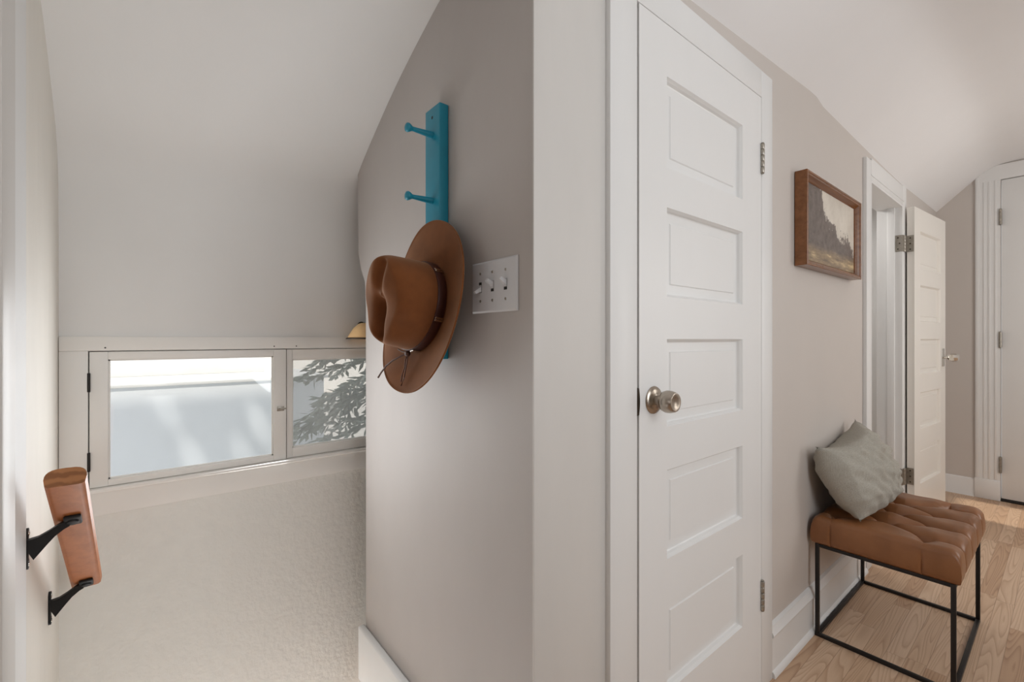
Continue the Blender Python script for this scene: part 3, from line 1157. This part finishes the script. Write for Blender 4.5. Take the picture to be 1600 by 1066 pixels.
mb = MB()
rings = []
for i in range(29):
    s = i / 28.0
    rings.append([mb.bm.verts.new(crown_pt(2 * PI * j / NB, s, 1.0)) for j in range(NB)])
for i in range(1, 22):
    r = 1 - i / 22.0
    rings.append([mb.bm.verts.new(crown_pt(2 * PI * j / NB, 1.0, r * 0.985)) for j in range(NB)])
for a, b in zip(rings, rings[1:]):
    for j in range(NB):
        mb.bm.faces.new((a[j], a[(j + 1) % NB], b[(j + 1) % NB], b[j]))
cv = mb.bm.verts.new(crown_pt(0, 1.0, 0.0))
for j in range(NB):
    mb.bm.faces.new((rings[-1][j], rings[-1][(j + 1) % NB], cv))
bmesh.ops.smooth_vert(mb.bm, verts=[v for ring in rings[8:] for v in ring] + [cv], factor=0.5, use_axis_x=True, use_axis_y=True, use_axis_z=True)
bmesh.ops.smooth_vert(mb.bm, verts=[v for ring in rings[8:] for v in ring] + [cv], factor=0.5, use_axis_x=True, use_axis_y=True, use_axis_z=True)
crown = mb.build('crown', M['felt'], hat, smooth=80)

mb = MB()
bp = [(0.0, 0.003), (0.0025, 0.0035), (0.0032, 0.012), (0.0030, 0.022), (0.0018, 0.0265), (-0.001, 0.027)]
rings = []
for o_, z_ in bp:
    q = 1 - 0.07 * (z_ / HT)
    rings.append([mb.bm.verts.new(HP((RA * q + o_) * math.cos(2 * PI * j / NB), (RBb * q + o_) * math.sin(2 * PI * j / NB), z_)) for j in range(NB)])
for a, b in zip(rings, rings[1:]):
    for j in range(NB):
        mb.bm.faces.new((a[j], a[(j + 1) % NB], b[(j + 1) % NB], b[j]))
band = mb.build('hat_band', M['band'], hat, smooth=50)
band['label'] = 'dark brown leather band'
for th_ in (150, 85, 25):
    t = math.radians(th_)
    q = 1 - 0.07 * (0.014 / HT)
    base = HP((RA * q + 0.0034) * math.cos(t), (RBb * q + 0.0034) * math.sin(t), 0.014)
    tang = (hu * (-RA * math.sin(t)) + hv * (RBb * math.cos(t))).normalized()
    nor = (hu * (math.cos(t) / RA) + hv * (math.sin(t) / RBb)).normalized()
    mt = Matrix.Translation(base) @ Matrix(((tang.x, hn.x, nor.x, 0), (tang.y, hn.y, nor.y, 0), (tang.z, hn.z, nor.z, 0), (0, 0, 0, 1)))
    m = MB()
    for d in (-0.0030, 0.0030):
        m.box(d - 0.0026, d + 0.0026, -0.0125, 0.0125, -0.0012, 0.0024, 0.001, 2, mt)
    m.build('bead', M['silver'], band)['label'] = 'silver band bead'
m = MB()
kp = HP(0.119, 0.014, 0.016)
m.lathe(kp - hn * 0.006, hn, [(0.004, 0), (0.0075, 0.003), (0.0075, 0.009), (0.004, 0.012)], 14)
strands = [[(0.119, 0.012, 0.016), (0.134, -0.006, 0.022), (0.152, -0.030, 0.024), (0.172, -0.052, 0.023), (0.196, -0.070, 0.021), (0.214, -0.080, 0.020)],
           [(0.119, 0.014, 0.016), (0.136, 0.014, 0.017), (0.155, 0.016, 0.015), (0.175, 0.014, 0.015), (0.192, 0.018, 0.016)],
           [(0.119, 0.016, 0.016), (0.138, 0.021, 0.016), (0.158, 0.022, 0.015), (0.178, 0.026, 0.016), (0.200, 0.024, 0.017)],
           [(0.117, 0.010, 0.014), (0.122, -0.014, 0.015), (0.121, -0.034, 0.014)]]
for i, s in enumerate(strands):
    m.tube([HP(*p) for p in s], [0.0022, 0.0022, 0.0023, 0.0024, 0.0022, 0.0024][:len(s)] if i == 0 else 0.0015, 8)
m.build('lace', M['cord'], hat, smooth=60)['label'] = 'hanging brown leather laces'

# ------------------------------------------------------------------ three-gang switch
sw = tag(empty('light_switch', (-0.811, YC, 1.307)), 'white three-toggle light switch plate right of the hat', 'light switch')
mb = MB()
o0, o1, z0, z1 = -0.893, -0.727, 1.2495, 1.3660
fr = [(0, YC - 0.0003), (0, YC - 0.0025), (0.004, YC - 0.0058), (0.006, YC - 0.0062)]
loops = []
for ins, y in fr:
    loops.append([mb.bm.verts.new(p) for p in ((o0 + ins, y, z0 + ins), (o1 - ins, y, z0 + ins), (o1 - ins, y, z1 - ins), (o0 + ins, y, z1 - ins))])
for a, b in zip(loops, loops[1:]):
    for i in range(4):
        mb.bm.faces.new((a[i], a[(i + 1) % 4], b[(i + 1) % 4], b[i]))
mb.bm.faces.new(loops[-1])
mb.bm.faces.new(loops[0][::-1])
mb.build('cover_plate', M['plastic'], sw, smooth=20)
for i, xs in enumerate((-0.857, -0.811, -0.764)):
    up = 1 if i else -1
    yf = YC - 0.0062
    m = MB()
    m.box(xs - 0.0052, xs + 0.0052, yf - 0.0004, yf + 0.001, 1.3078 - 0.0120, 1.3078 + 0.0120)
    sl = m.build('toggle_slot', M['dark'], sw)
    m = MB()
    zb = 1.3078
    m.prism([(xs - 0.0046, yf - 0.0004, zb - 0.0085 + 0.003 * up), (xs + 0.0046, yf - 0.0004, zb - 0.0085 + 0.003 * up), (xs + 0.0046, yf - 0.0004, zb + 0.0085 + 0.003 * up), (xs - 0.0046, yf - 0.0004, zb + 0.0085 + 0.003 * up)], (0, -0.0012, 0))
    p0 = Vector((xs, yf, zb + 0.003 * up))
    p1 = Vector((xs, yf - 0.0160, zb + 0.0125 * up))
    m.sweep_rect([p0, lerp(p0, p1, 0.6), p1], [(0.0085, 0.0095), (0.0078, 0.0080), (0.0068, 0.0062)], (1, 0, 0))
    m.build('toggle', M['plastic'], sw, smooth=30)
    for dz in (0.0315, -0.0315):
        m = MB()
        m.lathe((xs, yf + 0.0002, zb + dz), (0, -1, 0), [(0.0033, 0), (0.0030, 0.0009), (0.0008, 0.0011)], 14)
        m.build('screw', M['steel'], sw)

# ------------------------------------------------------------------ wall lamp behind the end of the taupe wall
lx, ly = -1.6315, 0.634
lampo = tag(empty('wall_lamp', (lx, ly, 1.19)), 'small amber shaded wall lamp peeking out above the right window', 'lamp')
m = MB()
m.lathe((lx, ly, 1.1955), (0, 0, 1), [(0.060, 0), (0.056, 0.008), (0.040, 0.034), (0.022, 0.050), (0.012, 0.053), (0.010, 0.052), (0.021, 0.048), (0.039, 0.032), (0.055, 0.007), (0.0585, 0.0)], 36, cap=False)
m.build('lamp_shade', M['shade'], lampo)
m = MB()
m.lathe((lx, ly, 1.1895), (0, 0, 1), [(0.0655, 0), (0.0660, 0.003), (0.0605, 0.0065), (0.0585, 0.0065), (0.060, 0.0)], 36, cap=False)
m.build('shade_rim', M['rust'], lampo)
m = MB()
m.tube([(XW + 0.001, ly + 0.01, 1.243), (XW + 0.02, ly + 0.01, 1.245), (lx, ly, 1.245)], 0.005, 10)
m.lathe((XW, ly + 0.012, 1.240), (1, 0, 0), [(0.016, 0), (0.016, 0.004), (0.008, 0.008)], 20)
m.lathe((lx, ly, 1.215), (0, 0, 1), [(0.010, 0), (0.012, 0.02), (0.014, 0.030), (0.006, 0.034)], 18)
m.build('lamp_arm', M['rust'], lampo)

# ------------------------------------------------------------------ framed landscape
fx = -0.633
fp = tag(empty('framed_painting', (XD, 2.38, 1.66)), 'framed dark landscape painting hanging on the hall wall above the bench', 'picture')
py0, py1, pz0, pz1 = 1.962, 2.663, 1.474, 1.838
m = MB()
prof = [(0.0, XD + 0.003), (0.0, fx - 0.002), (0.002, fx), (0.008, fx), (0.010, fx - 0.003), (0.016, fx - 0.004), (0.018, fx - 0.008), (0.026, fx - 0.016), (0.028, fx - 0.020), (0.030, fx - 0.034), (0.030, XD + 0.003)]
loops = []
for ins, x in prof:
    loops.append([m.bm.verts.new(p) for p in ((x, py0 + ins, pz0 + ins), (x, py1 - ins, pz0 + ins), (x, py1 - ins, pz1 - ins), (x, py0 + ins, pz1 - ins))])
loops.append(loops[0])
for a, b in zip(loops, loops[1:]):
    for i in range(4):
        m.bm.faces.new((a[i], a[(i + 1) % 4], b[(i + 1) % 4], b[i]))
m.build('frame', M['frame_wood'], fp, smooth=25)
m = MB()
m.box(fx - 0.030, fx - 0.024, py0 + 0.027, py1 - 0.027, pz0 + 0.027, pz1 - 0.027)
m.build('canvas', M['painting'], fp, smooth=0)

# ------------------------------------------------------------------ bench
BX0, BX1, BY0, BY1 = -0.652, -0.243, 2.100, 2.738
bn = tag(empty('bench', ((BX0 + BX1) / 2, (BY0 + BY1) / 2, 0)), 'tufted brown leather bench on a thin black metal frame', 'bench')
t = 0.0135
zt = 0.372
for (x, y) in ((BX0, BY0), (BX1, BY0), (BX0, BY1), (BX1, BY1)):
    m = MB()
    xx = x if x == BX0 else x - t
    yy = y if y == BY0 else y - t
    m.box(xx, xx + t, yy, yy + t, 0.0, zt, 0.001)
    m.build('leg', M['black_metal'], bn)
m = MB()
for z, nm_ in ((0.0, 'base_frame'), (zt - t, 'frame')):
    m = MB()
    m.box(BX0 + t, BX1 - t, BY0, BY0 + t, z, z + t, 0.001)
    m.box(BX0 + t, BX1 - t, BY1 - t, BY1, z, z + t, 0.001)
    m.box(BX0, BX0 + t, BY0 + t, BY1 - t, z, z + t, 0.001)
    m.box(BX1 - t, BX1, BY0 + t, BY1 - t, z, z + t, 0.001)
    m.build(nm_, M['black_metal'], bn)

colsA, colsB = (-0.330, -0.600), (-0.465,)
rowsA = (2.205, 2.355, 2.505, 2.655)
rowsB = (2.280, 2.430, 2.580)
buttons = [(x, y) for x in colsA for y in rowsA] + [(x, y) for x in colsB for y in rowsB]
folds = []
for x in colsA:
    for y in rowsA:
        for yb in rowsB:
            if abs(y - yb) < 0.09:
                folds.append(((x, y), (colsB[0], yb)))
for y in rowsA:
    folds.append(((-0.330, y), (BX1 + 0.02, y)))
    folds.append(((-0.600, y), (BX0 - 0.02, y)))
for x in colsA:
    folds.append(((x, rowsA[0]), (x, BY0 - 0.02)))
    folds.append(((x, rowsA[-1]), (x, BY1 + 0.02)))


def segd(px, py, a, b):
    ax, ay = a
    bx, by = b
    dx, dy = bx - ax, by - ay
    u = max(0, min(1, ((px - ax) * dx + (py - ay) * dy) / (dx * dx + dy * dy)))
    return math.hypot(px - ax - u * dx, py - ay - u * dy)


CX0, CX1, CY0, CY1 = BX0 - 0.012, BX1 + 0.012, BY0 - 0.006, BY1 + 0.008
zb_ = zt + 0.0008
ZTOP = 0.483


def cushion():
    m = MB()
    nx, ny_ = 150, 220
    cx, cy = (CX0 + CX1) / 2, (CY0 + CY1) / 2
    hx, hy = (CX1 - CX0) / 2, (CY1 - CY0) / 2
    R = 0.030

    def top(a, b):
        # a,b in -1..1 warped so that the rim is denser
        x = cx + (hx - 0.002) * a
        y = cy + (hy - 0.002) * b
        dx = hx - abs(x - cx)
        dy = hy - abs(y - cy)
        z = ZTOP
        for d in (dx, dy):
            if d < R:
                z -= R - math.sqrt(max(0, R * R - (R - d) ** 2))
        z = max(z, ZTOP - R - 0.004)
        df = min(segd(x, y, p, q) for p, q in folds)
        db = min(math.hypot(x - p, y - q) for p, q in buttons)
        edge = min(1, max(0.80, dx / 0.05)) * min(1, max(0.12, (dy - 0.015) / 0.07))
        z -= (0.013 * math.exp(-df / 0.0042) + 0.020 * (1 - min(1.0, df / 0.060)) ** 2) * edge
        z -= 0.018 * math.exp(-(db / 0.024) ** 2)
        z += 0.003 * math.sin(x * 60 + y * 23) * 0.3
        return (x, y, z)
    f = lambda s: math.sin((s * 2 - 1) * PI / 2) * 0.35 + (s * 2 - 1) * 0.65
    vv = m.grid(nx, ny_, lambda a, b: top(f(a), f(b)))
    # rim loop and walls
    rim = [vv[i][0] for i in range(nx)] + [vv[nx - 1][j] for j in range(1, ny_)] + [vv[i][ny_ - 1] for i in range(nx - 2, -1, -1)] + [vv[0][j] for j in range(ny_ - 2, 0, -1)]
    prev = rim
    n = len(rim)
    for k, (out, fz) in enumerate(((0.003, 0.75), (0.0045, 0.5), (0.004, 0.25), (0.002, 0.08), (-0.004, 0.0))):
        ring = []
        for v in rim:
            x, y, z = v.co
            d = Vector((x - cx, y - cy, 0))
            ox = out * (1 if abs(d.x) > hx - 0.01 else 0) * math.copysign(1, d.x)
            oy = out * (1 if abs(d.y) > hy - 0.01 else 0) * math.copysign(1, d.y)
            # vertical tuck lines on the sides
            tk = 0.0
            for xs in colsA:
                if abs(d.y) > hy - 0.01:
                    tk = max(tk, math.exp(-abs(x - xs) / 0.004))
            for ys in rowsA:
                if abs(d.x) > hx - 0.01:
                    tk = max(tk, math.exp(-abs(y - ys) / 0.006))
            sh = 0.006 * tk * (1 if fz > 0 else 0)
            ox -= sh * (1 if abs(d.x) > hx - 0.01 else 0) * math.copysign(1, d.x)
            oy -= sh * (1 if abs(d.y) > hy - 0.01 else 0) * math.copysign(1, d.y)
            ring.append(m.bm.verts.new((x + ox, y + oy, lerp(zb_, z, fz))))
        for i in range(n):
            m.bm.faces.new((prev[i], prev[(i + 1) % n], ring[(i + 1) % n], ring[i]))
        prev = ring
    m.bm.faces.new(prev)
    return m.build('seat_cushion', M['leather'], bn, smooth=70)


cushion()

# ------------------------------------------------------------------ pillow
pA, pB = Vector((-0.628, 2.075, 0.757)), Vector((-0.636, 2.575, 0.800))
pC, pD = Vector((-0.515, 2.150, 0.494)), Vector((-0.510, 2.665, 0.500))
pl = MB()
NP = 46


def pillow_pt(s, tt, side):
    base = lerp(lerp(pA, pB, s), lerp(pC, pD, s), tt)
    nn = (pB - pA).cross(pC - pA).normalized()
    if nn.x < 0:
        nn = -nn
    a, b = 2 * s - 1, 2 * tt - 1
    ed = max(abs(a), abs(b))
    bul = ((1 - a * a) ** 0.24) * ((1 - b * b) ** 0.30)
    # sides are pulled in between the corners
    mid = (pA + pB + pC + pD) / 4
    pull = 0.20 * (b * b * (1 - a * a)) if tt < 0.5 else -0.03 * (b * b * (1 - a * a))
    pull2 = (-0.10 if s < 0.5 else -0.16) * (a * a * (1 - b * b))
    p = base + (mid - base) * 0
    ctrx = lerp(pA, pB, s) * 0.5 + lerp(pC, pD, s) * 0.5
    ctry = lerp(pA, pC, tt) * 0.5 + lerp(pB, pD, tt) * 0.5
    p = p + (ctrx - base) * pull + (ctry - base) * pull2
    crn = (a * a * b * b)
    p = p + (p - mid) * (0.11 * crn ** 5) + Vector((0, 0, 0.014)) * (crn ** 4 if tt > 0.5 else 0)
    bul *= 1 - 0.55 * crn ** 2
    thick = 0.095 if side > 0 else 0.088
    wr = 0.0016 * math.sin(52 * (tt - 0.35 * s) + 3 * math.sin(7 * s)) * (0.4 + 0.6 * tt) + 0.006 * math.sin(9 * s + 14 * tt) * math.sin(17 * s - 6 * tt + 1.0) + 0.004 * math.sin(31 * s * tt + 5 * tt) + 0.0035 * math.sin(40 * (s - 0.6 * tt))
    return p + nn * (side * thick * bul + side * wr * min(1, bul * 2))


for side in (1, -1):
    pl.grid(NP, NP, lambda s, tt: pillow_pt(s, tt, side))
bmesh.ops.remove_doubles(pl.bm, verts=pl.bm.verts, dist=0.0008)
pil = pl.build('throw_pillow', M['linen'], smooth=80)
tag(pil, 'grey green linen throw pillow leaning on the wall on the leather bench', 'pillow')

# ------------------------------------------------------------------ outside: neighbouring flat-roofed building, tree, ground
nb = tag(empty('neighbor_building', (-6.0, -1.0, -2.6)), 'pale blue flat-roofed building with a white roof edge outside the window', 'building')
m = MB()
m.box(-9.0, -4.0, -6.0, 1.20, -2.6, 0.864)
m.build('wall', M['ext_blue'], nb, smooth=0)
m = MB()
m.box(-9.1, -3.97, -6.05, 1.24, 0.864, 0.885, 0.004)
m.build('roof_edge', M['ext_white'], nb)
m = MB()
m.box(-8.9, -4.80, -6.0, 0.90, 0.885, 0.985, 0.006)
m.build('parapet', M['ext_white'], nb)
m = MB()
m.box(-60, -1.86, -40, 60, -2.75, -2.6)
struct(m.build('ground_yard', M['concrete'], smooth=0))

dh = tag(empty('distant_house', (-34.0, -2.0, -2.6)), 'pale far house seen over the white roof edge at the top of the left pane', 'house')
m = MB()
m.box(-38.0, -34.0, -9.0, 16.0, -2.6, 0.55)
m.build('wall', M['trim_cream'], dh, smooth=0)
m = MB()
m.prism([(-38.4, -9.4, 0.55), (-33.6, -9.4, 0.55), (-36.0, -9.4, 2.2)], (0, 25.8, 0))
m.build('roof', M['house_roof'], dh, smooth=0)
for (ty, tz, e_) in ((0.13, 0.72, 0.8), (0.30, 0.30, 1.3), (0.62, 0.26, 1.0), (0.72, 0.52, 1.2)):  # spots added to throw the sun patches on the blue wall
    l = bpy.data.lights.new('sun_patch_spot', 'SPOT')
    l.energy = 330 * e_
    l.spot_size = math.radians(2.6)
    l.spot_blend = 0.9
    l.shadow_soft_size = 0.03
    l.color = (1.0, 0.97, 0.9)
    o = bpy.data.objects.new('sun_patch_spot', l)
    C.objects.link(o)
    o.location = (-2.7, ty - 1.3, 3.9)
    o.rotation_euler = (Vector((-4.0, ty, tz)) - Vector(o.location)).to_track_quat('-Z', 'Y').to_euler()

random.seed(11)
tr = tag(empty('conifer_tree', (-3.05, 1.55, -2.6)), 'grey green conifer outside the right-hand sash', 'tree')
m = MB()
m.tube([(-3.05, 1.55, -2.6), (-3.03, 1.54, -0.5), (-3.05, 1.56, 1.6)], [0.12, 0.09, 0.03], 12)
m.build('trunk', M['trunk'], tr)
m = MB()
nf = 0
for bz in [x * 0.10 - 0.5 for x in range(0, 22)]:
    for kk in range(4):
        a0_ = random.uniform(-PI * 0.95, PI * 0.15)
        ln = random.uniform(0.8, 1.12) * max(0.35, 1.0 - 0.28 * max(0, bz - 0.4))
        d = Vector((math.cos(a0_), math.sin(a0_), random.uniform(-0.25, 0.15)))
        p0 = Vector((-3.05, 1.55, bz + random.uniform(-0.05, 0.05)))
        for j in range(26):
            f_ = 0.12 + 0.88 * j / 25.0
            c0 = p0 + d * ln * f_ + Vector((0, 0, -0.25 * ln * f_ * f_))
            for q_ in range(3):
                sd_ = Vector((random.uniform(-1, 1), random.uniform(-1, 1), random.uniform(-0.9, 0.2)))
                sd_ = (sd_ + d * 0.9).normalized()
                if c0.x < -3.8 or c0.y < 0.72:
                    continue
                l2 = random.uniform(0.07, 0.15) * (1.15 - 0.5 * f_)
                wv = sd_.cross(Vector((random.uniform(-1, 1), random.uniform(-1, 1), random.uniform(-1, 1)))).normalized() * random.uniform(0.009, 0.017)
                e = c0 + sd_ * l2
                mid_ = c0 + sd_ * l2 * 0.55
                vs = [m.bm.verts.new(c0), m.bm.verts.new(mid_ + wv), m.bm.verts.new(e), m.bm.verts.new(mid_ - wv)]
                m.bm.faces.new(vs)
m.build('foliage', M['needles'], tr, smooth=0, recalc=False)
